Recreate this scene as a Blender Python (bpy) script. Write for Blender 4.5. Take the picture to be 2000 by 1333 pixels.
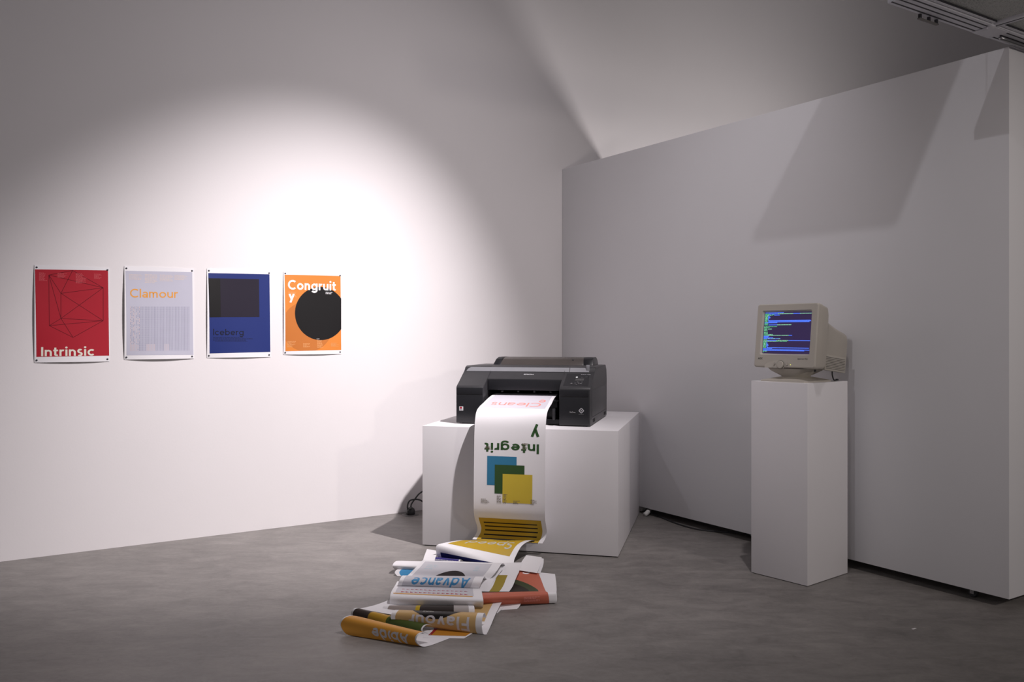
import bpy, bmesh, math, random
from mathutils import Vector, Matrix
random.seed(7)
for o in list(bpy.data.objects):
    bpy.data.objects.remove(o)
SC = bpy.context.scene
COL = SC.collection
R = math.radians

# ------------------------------------------------------------------ camera
F = 1680.0          # focal length in pixels of the 2000 px wide frame
HZ = 655.0          # horizon row
HC = 1.30           # camera height
cam = bpy.data.cameras.new('camera')
cam.sensor_width = 36.0
cam.lens = F / 2000 * 36.0
cam.shift_y = -(666.5 - HZ) / 2000
cam.clip_start = 0.05
camo = bpy.data.objects.new('camera', cam)
COL.objects.link(camo)
camo.location = (0, 0, HC)
camo.rotation_euler = (R(90), 0, 0)
SC.camera = camo

# ------------------------------------------------------------------ view, world
SC.view_settings.view_transform = 'Standard'
SC.view_settings.look = 'None'
SC.view_settings.exposure = 0.0
SC.view_settings.gamma = 1.0
SC.view_settings.use_curve_mapping = False
wd = bpy.data.worlds.new('gallery_ambient')
SC.world = wd
wd.use_nodes = True
wb = wd.node_tree.nodes['Background']
wb.inputs[0].default_value = (1.0, 0.93, 0.955, 1)
wb.inputs[1].default_value = 0.178

# ------------------------------------------------------------------ lights
def spot(name, loc, target, power, half, blend, radius, col):
    l = bpy.data.lights.new(name, 'SPOT')
    l.energy = power
    l.spot_size = R(half * 2)
    l.spot_blend = blend
    l.shadow_soft_size = radius
    l.color = col
    o = bpy.data.objects.new(name, l)
    COL.objects.link(o)
    o.location = loc
    o.rotation_euler = (Vector(target) - Vector(loc)).to_track_quat('-Z', 'Y').to_euler()
    return o
WARM = (1.0, 0.925, 0.945)
LA = (1.22, 3.65, 4.15)
spot('spot_track_beam', LA, (-1.60, 5.83, 0.68), 1060, 27, 1.0, 0.035, WARM)
spot('spot_track_spill', LA, (-1.0, 5.6, 1.2), 158, 60, 1.0, 0.035, WARM)
spot('spot_fill_low', LA, (-0.25, 4.6, 0.3), 125, 30, 1.0, 0.035, WARM)  # added fill from the beam's position, brightens the heap and plinth

# ------------------------------------------------------------------ frames of the place
WD = Vector((0.8415, 0.5402, 0)).normalized()        # along the left wall, to the right
WN = Vector((WD.y, -WD.x, 0))                        # out of the left wall, into the room
W0 = Vector((-2.934, 4.93, 0))                       # a point at the foot of the left wall
PQ = WN.copy()                                       # along the partition, towards the viewer
PE = Vector((2.348, 4.062, 0))                       # front bottom corner of the partition's free end
PLEN = (PE - W0).dot(WN)
PC = PE - PQ * PLEN                                  # where the partition meets the left wall
PH, PG, PT = 2.665, 0.05, 0.52                       # height, gap under it, thickness
PN = -WD                                             # out of the partition's face
def ptn(t, n, z): return PC + PQ * t + PN * n + Vector((0, 0, z))
LB = ptn(5.0, 9.0, 6.2)
spot('spot_ceiling_wash', LB, ptn(2.65, 0, 1.7), 290, 11.5, 1.0, 0.05, (0.98, 0.95, 1.0))
spot('spot_right_bay', ptn(6.8, 0.7, 2.25), ptn(3.0, 0.2, 1.0), 120, 40, 1.0, 0.08, (1.0, 0.90, 0.84))
LW = ptn(1.7, -2.15, 0.6)
spot('spot_behind_partition', LW, ptn(0.0, -1.3, 3.0), 290, 62, 1.0, 0.32, (1.0, 0.93, 0.92))

def W(u, v, z):
    Y = F * (HC - z) / (v - HZ)
    return Vector(((u - 1000) * Y / F, Y, z))
def ray(u, v): return Vector(((u - 1000) / F, 1.0, (HZ - v) / F))
CAM = Vector((0, 0, HC))
def hit(u, v, p, n):
    d = ray(u, v)
    return CAM + d * ((p - CAM).dot(n) / d.dot(n))
def wallpt(u, v):
    p = hit(u, v, W0, WN)
    return ((p - W0).dot(WD), p.z)

# ------------------------------------------------------------------ materials
MATS = {}
def mat(name, col, rough=0.5, metal=0.0, noise=0.0, nscale=20.0, bump=0.0, bscale=200.0, emit=None, estr=0.0, spec=0.5, trans=0.0):
    if name in MATS: return MATS[name]
    m = bpy.data.materials.new(name); m.use_nodes = True
    nt = m.node_tree; b = nt.nodes['Principled BSDF']
    b.inputs['Base Color'].default_value = (*col, 1)
    b.inputs['Roughness'].default_value = rough
    b.inputs['Metallic'].default_value = metal
    b.inputs['Specular IOR Level'].default_value = spec
    tc = nt.nodes.new('ShaderNodeTexCoord')
    if noise > 0:
        n = nt.nodes.new('ShaderNodeTexNoise'); n.inputs['Scale'].default_value = nscale
        n.inputs['Detail'].default_value = 5
        nt.links.new(tc.outputs['Object'], n.inputs['Vector'])
        r = nt.nodes.new('ShaderNodeMapRange')
        r.inputs[1].default_value = 0.3; r.inputs[2].default_value = 0.7
        r.inputs[3].default_value = 1 - noise; r.inputs[4].default_value = 1 + noise
        nt.links.new(n.outputs['Fac'], r.inputs[0])
        mx = nt.nodes.new('ShaderNodeVectorMath'); mx.operation = 'SCALE'
        mx.inputs[0].default_value = col
        nt.links.new(r.outputs[0], mx.inputs['Scale'])
        nt.links.new(mx.outputs[0], b.inputs['Base Color'])
    if bump > 0:
        n2 = nt.nodes.new('ShaderNodeTexNoise'); n2.inputs['Scale'].default_value = bscale
        nt.links.new(tc.outputs['Object'], n2.inputs['Vector'])
        bp = nt.nodes.new('ShaderNodeBump'); bp.inputs['Strength'].default_value = bump
        bp.inputs['Distance'].default_value = 0.002
        nt.links.new(n2.outputs['Fac'], bp.inputs['Height'])
        nt.links.new(bp.outputs[0], b.inputs['Normal'])
    if emit:
        b.inputs['Emission Color'].default_value = (*emit, 1)
        b.inputs['Emission Strength'].default_value = estr
    if trans > 0:
        b.inputs['Transmission Weight'].default_value = trans
    MATS[name] = m
    return m
def srgb(r, g, b):
    f = lambda c: (c / 255 / 12.92) if c / 255 <= 0.04045 else ((c / 255 + 0.055) / 1.055) ** 2.4
    return (f(r), f(g), f(b))

M_WALL = mat('white_wall_paint', (0.80, 0.775, 0.78), 0.75, noise=0.012, nscale=1.3, bump=0.12, bscale=90)
M_PANEL = mat('white_partition_paint', (0.74, 0.735, 0.755), 0.7, noise=0.012, nscale=1.7, bump=0.12, bscale=90)
M_PLINTH = mat('white_plinth_paint', (0.83, 0.815, 0.835), 0.6, noise=0.012, nscale=3, bump=0.08, bscale=120)
M_PAPER = mat('white_paper', (0.83, 0.82, 0.84), 0.55, noise=0.008, nscale=6)
M_CEIL = mat('dark_ceiling', (0.10, 0.10, 0.10), 0.9, noise=0.1, nscale=2)

def concrete():
    m = bpy.data.materials.new('polished_concrete'); m.use_nodes = True
    nt = m.node_tree; b = nt.nodes['Principled BSDF']
    tc = nt.nodes.new('ShaderNodeTexCoord')
    def noise(scale, det, rough, dist=0.0, vec=None):
        n = nt.nodes.new('ShaderNodeTexNoise')
        n.inputs['Scale'].default_value = scale; n.inputs['Detail'].default_value = det
        n.inputs['Roughness'].default_value = rough; n.inputs['Distortion'].default_value = dist
        nt.links.new(vec or tc.outputs['Object'], n.inputs['Vector'])
        return n
    mp = nt.nodes.new('ShaderNodeMapping')
    mp.inputs['Rotation'].default_value = (0, 0, R(20)); mp.inputs['Scale'].default_value = (1, 2.2, 1)
    nt.links.new(tc.outputs['Object'], mp.inputs['Vector'])
    n1 = noise(1.1, 4, 0.55, 0.4)
    n2 = noise(5.0, 8, 0.65, 0.8, mp.outputs[0])
    n3 = noise(38, 6, 0.7)
    cr = nt.nodes.new('ShaderNodeValToRGB')
    cr.color_ramp.elements[0].position = 0.36; cr.color_ramp.elements[0].color = (0.135, 0.126, 0.119, 1)
    cr.color_ramp.elements[1].position = 0.66; cr.color_ramp.elements[1].color = (0.30, 0.282, 0.266, 1)
    a1 = nt.nodes.new('ShaderNodeMath'); a1.operation = 'MULTIPLY_ADD'
    a1.inputs[1].default_value = 0.35
    nt.links.new(n1.outputs['Fac'], a1.inputs[0])
    s2 = nt.nodes.new('ShaderNodeMath'); s2.operation = 'MULTIPLY'; s2.inputs[1].default_value = 0.48
    nt.links.new(n2.outputs['Fac'], s2.inputs[0])
    nt.links.new(s2.outputs[0], a1.inputs[2])
    a2 = nt.nodes.new('ShaderNodeMath'); a2.operation = 'MULTIPLY_ADD'; a2.inputs[1].default_value = 0.17
    nt.links.new(n3.outputs['Fac'], a2.inputs[0]); nt.links.new(a1.outputs[0], a2.inputs[2])
    nt.links.new(a2.outputs[0], cr.inputs[0])
    # fine dark scuffs
    v = nt.nodes.new('ShaderNodeTexNoise'); v.inputs['Scale'].default_value = 7; v.inputs['Detail'].default_value = 9
    v.inputs['Roughness'].default_value = 0.75; v.inputs['Distortion'].default_value = 2.0
    nt.links.new(mp.outputs[0], v.inputs['Vector'])
    sr = nt.nodes.new('ShaderNodeMapRange'); sr.inputs[1].default_value = 0.60; sr.inputs[2].default_value = 0.75
    sr.inputs[3].default_value = 1.0; sr.inputs[4].default_value = 0.68
    nt.links.new(v.outputs['Fac'], sr.inputs[0])
    mx = nt.nodes.new('ShaderNodeVectorMath'); mx.operation = 'SCALE'
    nt.links.new(cr.outputs[0], mx.inputs[0]); nt.links.new(sr.outputs[0], mx.inputs['Scale'])
    nt.links.new(mx.outputs[0], b.inputs['Base Color'])
    rr = nt.nodes.new('ShaderNodeMapRange'); rr.inputs[3].default_value = 0.36; rr.inputs[4].default_value = 0.58
    nt.links.new(n2.outputs['Fac'], rr.inputs[0]); nt.links.new(rr.outputs[0], b.inputs['Roughness'])
    b.inputs['Specular IOR Level'].default_value = 0.4
    bp = nt.nodes.new('ShaderNodeBump'); bp.inputs['Strength'].default_value = 0.12; bp.inputs['Distance'].default_value = 0.004
    nt.links.new(n3.outputs['Fac'], bp.inputs['Height']); nt.links.new(bp.outputs[0], b.inputs['Normal'])
    return m
M_FLOOR = concrete()

# ------------------------------------------------------------------ mesh helpers
def link_mesh(name, me, m, parent=None, smooth=False):
    if not isinstance(m, (list, tuple)): m = [m]
    for k in m: me.materials.append(k)
    if smooth:
        for p in me.polygons: p.use_smooth = True
    o = bpy.data.objects.new(name, me); COL.objects.link(o)
    if parent: o.parent = parent
    return o
def from_bm(name, bm, m, parent=None, smooth=False, angle=None):
    bmesh.ops.recalc_face_normals(bm, faces=bm.faces)
    me = bpy.data.meshes.new(name); bm.to_mesh(me); bm.free()
    o = link_mesh(name, me, m, parent, smooth or angle is not None)
    if angle is not None:
        me.set_sharp_from_angle(angle=R(angle))
    return o
def box_bm(x0, x1, y0, y1, z0, z1, bev=0.0, bm=None, seg=2):
    own = bm is None
    bm = bm or bmesh.new()
    vs = [bm.verts.new((x, y, z)) for x in (x0, x1) for y in (y0, y1) for z in (z0, z1)]
    fs = [(0, 1, 3, 2), (4, 6, 7, 5), (0, 4, 5, 1), (2, 3, 7, 6), (0, 2, 6, 4), (1, 5, 7, 3)]
    new = [bm.faces.new([vs[i] for i in f]) for f in fs]
    if bev > 0:
        ed = list({e for f in new for e in f.edges})
        bmesh.ops.bevel(bm, geom=ed, offset=bev, segments=seg, affect='EDGES', profile=0.6)
    return bm
def box(name, x0, x1, y0, y1, z0, z1, m, parent=None, bev=0.0):
    return from_bm(name, box_bm(x0, x1, y0, y1, z0, z1, bev), m, parent, angle=40 if bev else None)
def prism_bm(prof, a0, a1, bev=0.0, bm=None, axis=0):
    """profile points (d, z) extruded along local x from a0 to a1"""
    bm = bm or bmesh.new()
    A = [bm.verts.new((a0, d, z)) for d, z in prof]
    B = [bm.verts.new((a1, d, z)) for d, z in prof]
    n = len(prof)
    fs = [bm.faces.new(A), bm.faces.new(B[::-1])]
    for i in range(n):
        fs.append(bm.faces.new([A[i], B[i], B[(i + 1) % n], A[(i + 1) % n]]))
    if bev > 0:
        bmesh.ops.bevel(bm, geom=list({e for f in fs for e in f.edges}), offset=bev, segments=2, affect='EDGES', profile=0.6)
    return bm
def lathe_bm(prof, n=24, bm=None, mtx=None):
    bm = bm or bmesh.new()
    rings = []
    for r, z in prof:
        rings.append([bm.verts.new((r * math.cos(2 * math.pi * i / n), r * math.sin(2 * math.pi * i / n), z)) for i in range(n)])
    for a, b in zip(rings, rings[1:]):
        for i in range(n):
            bm.faces.new([a[i], a[(i + 1) % n], b[(i + 1) % n], b[i]])
    bm.faces.new(rings[0][::-1]); bm.faces.new(rings[-1])
    if mtx is not None:
        bmesh.ops.transform(bm, matrix=mtx, verts=[v for r in rings for v in r])
    return bm
def catmull(pts, sub=8):
    P = [pts[0] + (pts[0] - pts[1])] + list(pts) + [pts[-1] + (pts[-1] - pts[-2])]
    out = []
    for i in range(1, len(P) - 2):
        p0, p1, p2, p3 = P[i - 1], P[i], P[i + 1], P[i + 2]
        for k in range(sub):
            t = k / sub
            out.append(0.5 * ((2 * p1) + (p2 - p0) * t + (2 * p0 - 5 * p1 + 4 * p2 - p3) * t * t + (3 * p1 - p0 - 3 * p2 + p3) * t ** 3))
    out.append(P[-2].copy())
    return out
def tube_bm(pts, rad, n=10, sub=8, bm=None):
    bm = bm or bmesh.new()
    P = catmull([Vector(p) for p in pts], sub)
    rings = []; up = Vector((0.13, 0.2, 1)).normalized()
    for i, p in enumerate(P):
        d = (P[min(i + 1, len(P) - 1)] - P[max(i - 1, 0)]).normalized()
        s = d.cross(up)
        if s.length < 1e-4: s = Vector((1, 0, 0))
        s.normalize(); w = d.cross(s)
        rings.append([bm.verts.new(p + (s * math.cos(2 * math.pi * k / n) + w * math.sin(2 * math.pi * k / n)) * rad) for k in range(n)])
    for a, b in zip(rings, rings[1:]):
        for k in range(n):
            bm.faces.new([a[k], a[(k + 1) % n], b[(k + 1) % n], b[k]])
    bm.faces.new(rings[0][::-1]); bm.faces.new(rings[-1])
    return bm
def empty(name, loc, rz=0.0):
    o = bpy.data.objects.new(name, None); COL.objects.link(o)
    o.location = loc; o.rotation_euler = (0, 0, rz); o.empty_display_size = 0.05
    return o
def tag(o, label=None, cat=None, group=None, kind=None):
    if label: o['label'] = label
    if cat: o['category'] = cat
    if group: o['group'] = group
    if kind: o['kind'] = kind
    return o

# ---- flat artwork that follows a sheet --------------------------------------
def text_bm(body, bold=0.0, spacing=1.0):
    cu = bpy.data.curves.new('t', 'FONT'); cu.body = body; cu.size = 1.0
    cu.offset = bold; cu.resolution_u = 4; cu.space_character = spacing
    ob = bpy.data.objects.new('t', cu); COL.objects.link(ob)
    dg = bpy.context.evaluated_depsgraph_get(); dg.update()
    me = bpy.data.meshes.new_from_object(ob.evaluated_get(dg))
    bm = bmesh.new(); bm.from_mesh(me)
    bpy.data.objects.remove(ob); bpy.data.curves.remove(cu); bpy.data.meshes.remove(me)
    return bm
def sans_bm(body, w=0.10, gap=0.085):
    """plain geometric sans drawn from strokes; x-height 0.5, capitals 0.72"""
    bm = bmesh.new(); h = w / 2; X, C, D = .5, .72, -.2; rc = .25 - h
    def strip(P, ox):
        n = len(P); prev = None
        for i in range(n):
            a = P[max(i - 1, 0)]; b = P[min(i + 1, n - 1)]
            dx, dy = b[0] - a[0], b[1] - a[1]; l = math.hypot(dx, dy) or 1
            nx, ny = -dy / l * h, dx / l * h
            cur = (bm.verts.new((P[i][0] + nx + ox, P[i][1] + ny, 0)), bm.verts.new((P[i][0] - nx + ox, P[i][1] - ny, 0)))
            if prev: bm.faces.new([prev[0], prev[1], cur[1], cur[0]])
            prev = cur
    def L(x0, y0, x1, y1): return [(x0, y0), (x1, y1)]
    def A(cx, cy, rx, ry, a0, a1, n=22):
        return [(cx + rx * math.cos(R(a0 + (a1 - a0) * i / n)), cy + ry * math.sin(R(a0 + (a1 - a0) * i / n))) for i in range(n + 1)]
    O = A(.25, .25, rc, rc, 0, 360, 32)
    def dg(x0, y0, x1, y1):     # a diagonal run past its ends, so that the ends look cut level
        return L(x0, y0, x1, y1)
    G = {
     'o': (.5, [O]), 'c': (.43, [A(.25, .25, rc, rc, 48, 312)]), 'e': (.5, [A(.25, .25, rc, rc, 0, 318), L(h, .25, .5 - h, .25)]),
     'a': (.41, [L(.41 - h, 0, .41 - h, .32), A(.215, .32, .195 - h, .18 - h, 0, 155), A(.195, .145, .195 - h, .145 - h, 0, 360)]),
     'b': (.5, [O, L(h, 0, h, C)]), 'd': (.5, [O, L(.5 - h, 0, .5 - h, C)]), 'p': (.5, [O, L(h, X, h, D)]),
     'g': (.5, [O, L(.5 - h, X, .5 - h, 0), A(.25, 0, rc, .21 - h, 360, 205)]),
     'n': (.42, [L(h, 0, h, X), A(.21, .29, .21 - h, .21 - h, 0, 180), L(.42 - h, 0, .42 - h, .29)]),
     'm': (.70 - w / 2, [L(h, 0, h, X), A(.18, .31, .18 - h, .19 - h, 0, 180), L(.36 - h, 0, .36 - h, .31), A(.54 - w, .31, .18 - h, .19 - h, 0, 180), L(.72 - w - h, 0, .72 - w - h, .31)]),
     'u': (.42, [L(h, X, h, .21), A(.21, .21, .21 - h, .21 - h, 180, 360), L(.42 - h, 0, .42 - h, X)]),
     'r': (.27, [L(h, 0, h, X), A(.21, .29, .21 - h, .21 - h, 65, 180)]),
     's': (.34, [A(.17, .365, .165 - h, .135 - h * .4, 35, 270), A(.17, .135, .165 - h, .135 - h * .4, 90, -145)]),
     't': (.28, [L(.12, .10, .12, .66), L(0, X - h, .28, X - h), A(.22, .11, .10, .11 - h, 180, 300)]),
     'i': (w, [L(h, 0, h, X)]), 'l': (w, [L(h, 0, h, C)]),
     'v': (.42, [L(h * 1.1, X, .21, h * .7), L(.21, h * .7, .42 - h * 1.1, X)]),
     'y': (.43, [L(h * 1.1, X, .225, .03), L(.43 - h * 1.1, X, .13, D)]),
     'A': (.60, [L(h * 1.1, 0, .3, C - h * .6), L(.3, C - h * .6, .6 - h * 1.1, 0), L(.13, .23, .47, .23)]),
     'C': (.60, [A(.36, .36, .36 - h, .36 - h, 48, 312, 30)]), 'O': (.72, [A(.36, .36, .36 - h, .36 - h, 0, 360, 36)]),
     'F': (.42, [L(h, 0, h, C), L(0, C - h, .42, C - h), L(0, .38, .37, .38)]), 'I': (w, [L(h, 0, h, C)]),
     'S': (.44, [A(.22, .53, .215 - h, .19 - h * .4, 35, 270), A(.22, .19, .215 - h, .19 - h * .4, 90, -145)]),
    }
    x = 0.0
    for ch in body:
        adv, st = G[ch]
        for P in st: strip(P, x)
        if ch == 'i':
            bm.faces.new([bm.verts.new((x + h + h * 1.2 * math.cos(R(22.5 * k)), .655 + h * 1.2 * math.sin(R(22.5 * k)), 0)) for k in range(16)])
        x += adv + gap
    return bm
def fit(bm, x0, x1, y0, y1, flip=False):
    """fit the 2D artwork into a rectangle; flip = turned by 180 degrees"""
    xs = [v.co.x for v in bm.verts]; ys = [v.co.y for v in bm.verts]
    ax, bx, ay, by = min(xs), max(xs), min(ys), max(ys)
    for v in bm.verts:
        p = (v.co.x - ax) / (bx - ax); q = (v.co.y - ay) / (by - ay)
        if flip: p, q = 1 - p, 1 - q
        v.co = (x0 + p * (x1 - x0), y0 + q * (y1 - y0), 0)
    return bm
def fit_quad(bm, p00, p10, p01, p11):
    xs = [v.co.x for v in bm.verts]; ys = [v.co.y for v in bm.verts]
    ax, bx, ay, by = min(xs), max(xs), min(ys), max(ys)
    for v in bm.verts:
        p = (v.co.x - ax) / (bx - ax); q = (v.co.y - ay) / (by - ay)
        x = (p00[0] * (1 - p) + p10[0] * p) * (1 - q) + (p01[0] * (1 - p) + p11[0] * p) * q
        y = (p00[1] * (1 - p) + p10[1] * p) * (1 - q) + (p01[1] * (1 - p) + p11[1] * p) * q
        v.co = (x, y, 0)
    return bm
def poly_bm(pts, bm=None):
    bm = bm or bmesh.new()
    f = bm.faces.new([bm.verts.new((x, y, 0)) for x, y in pts])
    return bm
def disc_pts(cx, cy, rx, ry=None, n=48, a0=0, a1=360):
    ry = ry or rx
    return [(cx + rx * math.cos(R(a0 + (a1 - a0) * i / n)), cy + ry * math.sin(R(a0 + (a1 - a0) * i / n))) for i in range(n if a1 - a0 >= 360 else n + 1)]
def clip_rect(bm, x0, x1, y0, y1):
    for co, no in (((x0, 0, 0), (-1, 0, 0)), ((x1, 0, 0), (1, 0, 0)), ((0, y0, 0), (0, -1, 0)), ((0, y1, 0), (0, 1, 0))):
        g = bm.verts[:] + bm.edges[:] + bm.faces[:]
        if g: bmesh.ops.bisect_plane(bm, geom=g, plane_co=co, plane_no=no, clear_outer=True)
    return bm
def line_bm(p, q, w, bm=None):
    bm = bm or bmesh.new()
    d = Vector((q[0] - p[0], q[1] - p[1])).normalized(); n = Vector((-d.y, d.x)) * w / 2
    return poly_bm([(p[0] + n.x, p[1] + n.y), (p[0] - n.x, p[1] - n.y), (q[0] - n.x, q[1] - n.y), (q[0] + n.x, q[1] + n.y)], bm)
def microtext(x0, x1, y0, y1, rows, bm=None, ragged=0.5, seed=1):
    """a paragraph too small to read: short strokes in rows"""
    bm = bm or bmesh.new(); rnd = random.Random(seed)
    dy = (y1 - y0) / rows
    for r in range(rows):
        x = x0; xe = x1 - rnd.random() * ragged * (x1 - x0)
        yb = y1 - (r + 1) * dy
        while x < xe:
            w = dy * rnd.uniform(0.5, 2.2)
            e = min(x + w, xe)
            poly_bm([(x, yb + dy * .25), (e, yb + dy * .25), (e, yb + dy * .75), (x, yb + dy * .75)], bm)
            x = e + dy * 0.35
    return bm
def wrap(name, bm, f, off, m, parent, dx=0.03, dy=0.012):
    """lay 2D artwork onto the sheet f(x, y)"""
    xs = [v.co.x for v in bm.verts]; ys = [v.co.y for v in bm.verts]
    for lo, hi, st, no in ((min(xs), max(xs), dx, (1, 0, 0)), (min(ys), max(ys), dy, (0, 1, 0))):
        if st is None: continue
        c = math.floor(lo / st) * st + st
        while c < hi:
            bmesh.ops.bisect_plane(bm, geom=bm.verts[:] + bm.edges[:] + bm.faces[:], plane_co=(no[0] * c, no[1] * c, 0), plane_no=no)
            c += st
    e = 0.0015
    for v in bm.verts:
        x, y = v.co.x, v.co.y
        n = (f(x + e, y) - f(x - e, y)).cross(f(x, y + e) - f(x, y - e))
        if n.length > 0: n.normalize()
        v.co = f(x, y) + n * off
    me = bpy.data.meshes.new(name); bm.to_mesh(me); bm.free()
    return link_mesh(name, me, m, parent, True)
def sheet(name, f, w, l, m, parent, nx=10, ny=40, th=0.0007):
    """thin sheet of paper; the printed side is at f, the back th behind it"""
    bm = bmesh.new(); e = 0.0015
    top = []; bot = []
    for j in range(ny + 1):
        a = []; b = []
        for i in range(nx + 1):
            x = w * i / nx; y = l * j / ny
            p = f(x, y)
            n = (f(x + e, y) - f(x - e, y)).cross(f(x, y + e) - f(x, y - e))
            if n.length > 0: n.normalize()
            a.append(bm.verts.new(p)); b.append(bm.verts.new(p - n * th))
        top.append(a); bot.append(b)
    for j in range(ny):
        for i in range(nx):
            bm.faces.new([top[j][i], top[j][i + 1], top[j + 1][i + 1], top[j + 1][i]])
            bm.faces.new([bot[j][i], bot[j + 1][i], bot[j + 1][i + 1], bot[j][i + 1]])
    for j in range(ny):
        bm.faces.new([top[j][0], top[j + 1][0], bot[j + 1][0], bot[j][0]])
        bm.faces.new([top[j][nx], bot[j][nx], bot[j + 1][nx], top[j + 1][nx]])
    for i in range(nx):
        bm.faces.new([top[0][i], bot[0][i], bot[0][i + 1], top[0][i + 1]])
        bm.faces.new([top[ny][i], top[ny][i + 1], bot[ny][i + 1], bot[ny][i]])
    return from_bm(name, bm, m, parent, angle=60)

# ------------------------------------------------------------------ room shell
def slab(name, org, ax, ay, az, m, kind='structure'):
    bm = bmesh.new()
    vs = [bm.verts.new(org + ax * i + ay * j + az * k) for i in (0, 1) for j in (0, 1) for k in (0, 1)]
    for f in [(0, 1, 3, 2), (4, 6, 7, 5), (0, 4, 5, 1), (2, 3, 7, 6), (0, 2, 6, 4), (1, 5, 7, 3)]:
        bm.faces.new([vs[i] for i in f])
    return tag(from_bm(name, bm, m), kind=kind)
Z = Vector((0, 0, 1))
A0 = W0 - WD * 3.2
RL, RDp = 15.0, 10.5
tag(slab('floor', A0 + Vector((0, 0, -0.1)) - WN * 0.2, WD * RL, WN * RDp, Z * 0.1, M_FLOOR),
    'grey polished concrete floor with mottled trowel marks')
tag(slab('wall_left', A0, WD * RL, -WN * 0.2, Z * 6.8, M_WALL), 'tall white gallery wall behind the four posters')
tag(slab('wall_far', A0 + WD * RL, WD * 0.2, WN * RDp, Z * 6.8, M_WALL), 'white end wall far behind the partition')
tag(slab('ceiling', A0 + Z * 6.8 - WN * 0.2, WD * (RL + 0.2), WN * RDp, Z * 0.15, M_CEIL), 'dark gallery ceiling')
# partition on castors
rzP = math.atan2(PQ.y, PQ.x)
part = empty('wall_right', PC, rzP)       # local x = along the partition, local y = towards its back
tag(part, 'white movable partition wall standing on castors behind the monitor', kind='structure')
box('panel', 0.002, PLEN, 0, PT, PG, PH, M_PANEL, part, bev=0.003)
M_DARK = mat('black_recess', (0.004, 0.004, 0.004), 0.9, noise=0.2, nscale=30)
M_RUBBER = mat('dark_rubber', (0.03, 0.03, 0.033), 0.55, noise=0.15, nscale=60)
M_STEEL = mat('zinc_steel', (0.35, 0.35, 0.36), 0.4, 0.9, noise=0.05, nscale=40)
for (cx, cy) in ((3.38, 0.06), (3.38, 0.46), (0.25, 0.46), (1.9, 0.46), (1.95, 0.09)):
    bm = lathe_bm([(0.008, -0.013), (0.021, -0.012), (0.024, -0.006), (0.024, 0.006), (0.021, 0.012), (0.008, 0.013)], 20,
                  mtx=Matrix.Translation((cx, cy, 0.0245)) @ Matrix.Rotation(R(90), 4, 'X') @ Matrix.Rotation(R(0), 4, 'Z'))
    wv = from_bm('castor_wheel', bm, M_RUBBER, part, angle=40)
    bm = box_bm(cx - 0.03, cx + 0.03, cy - 0.025, cy + 0.025, 0.047, 0.0505)
    box_bm(cx - 0.008, cx + 0.012, cy - 0.019, cy - 0.015, 0.02, 0.048, bm=bm)
    box_bm(cx - 0.008, cx + 0.012, cy + 0.015, cy + 0.019, 0.02, 0.048, bm=bm)
    from_bm('castor_fork', bm, M_STEEL, part)

# ------------------------------------------------------------------ wall posters
M_PIN = mat('steel_pin', (0.06, 0.06, 0.075), 0.35, 0.6, noise=0.1, nscale=50)
def ink(name, rgb, rough=0.5):
    return mat('ink_' + name, srgb(*rgb), rough, noise=0.015, nscale=12, spec=0.22)
def poster(name, label, quad, bul, art):
    """quad: pixel corners TL TR BR BL of the paper"""
    ws = [wallpt(*q) for q in quad]
    w0 = (ws[0][0] + ws[3][0]) / 2; w1 = (ws[1][0] + ws[2][0]) / 2
    z0 = (ws[2][1] + ws[3][1]) / 2; z1 = (ws[0][1] + ws[1][1]) / 2
    wd_, ht = w1 - w0, z1 - z0
    root = empty(name, W0 + WD * w0 + Z * z0 + WN * 0.001, math.atan2(WD.y, WD.x))
    tag(root, label, 'poster', 'typographic posters pinned to the left wall')
    left, bottom = bul
    def f(x, y):
        p = min(max(x / wd_, 0), 1); q = min(max(y / ht, 0), 1)
        o = 0.0022 + left * math.sin(math.pi * q) ** 0.8 * (1 - p) ** 2.2 + bottom * math.sin(math.pi * p) ** 0.9 * (1 - q) ** 3 + 0.005 * math.sin(math.pi * p) * q ** 6
        return Vector((x, -o, y))
    sh = sheet('paper', f, wd_, ht, M_PAPER, root, 16, 20)
    def P(u, v):
        a, b = wallpt(u, v)
        return (a - w0, b - z0)
    def lay(nm, bm, m, layer=1):
        o = wrap(nm, bm, f, 0.00025 + 0.00025 * layer, m, sh, 0.025, 0.03)
        if nm in ('small_print', 'white_small_print', 'dot_grid', 'peach_dots'): o['kind'] = 'stuff'
        return o
    art(P, lay)
    for x, y in ((0.012, 0.014), (wd_ - 0.012, 0.014), (0.012, ht - 0.014), (wd_ - 0.012, ht - 0.014)):
        p = f(x, y)
        bm = lathe_bm([(0.0052, 0), (0.0052, 0.0025), (0.003, 0.0045)], 14, mtx=Matrix.Translation(p) @ Matrix.Rotation(R(90), 4, 'X'))
        from_bm('pin', bm, M_PIN, root, angle=50)
    return root
def quad_bm(P, a, b, c, d):   # TL TR BR BL in pixels
    return poly_bm([P(*a), P(*d), P(*c), P(*b)])
def pix_text(P, body, u0, u1, vt0, vb0, vt1, vb1, bold=0.0, spacing=1.0):
    """text in the pixel quad: left side top/bottom rows vt0 vb0, right side vt1 vb1"""
    return fit_quad(sans_bm(body, bold), P(u0, vb0), P(u1, vb1), P(u0, vt0), P(u1, vt1))
def orient(bm):
    bmesh.ops.recalc_face_normals(bm, faces=bm.faces)
    for f in bm.faces:
        if f.normal.z < 0: f.normal_flip()
    return bm

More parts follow.
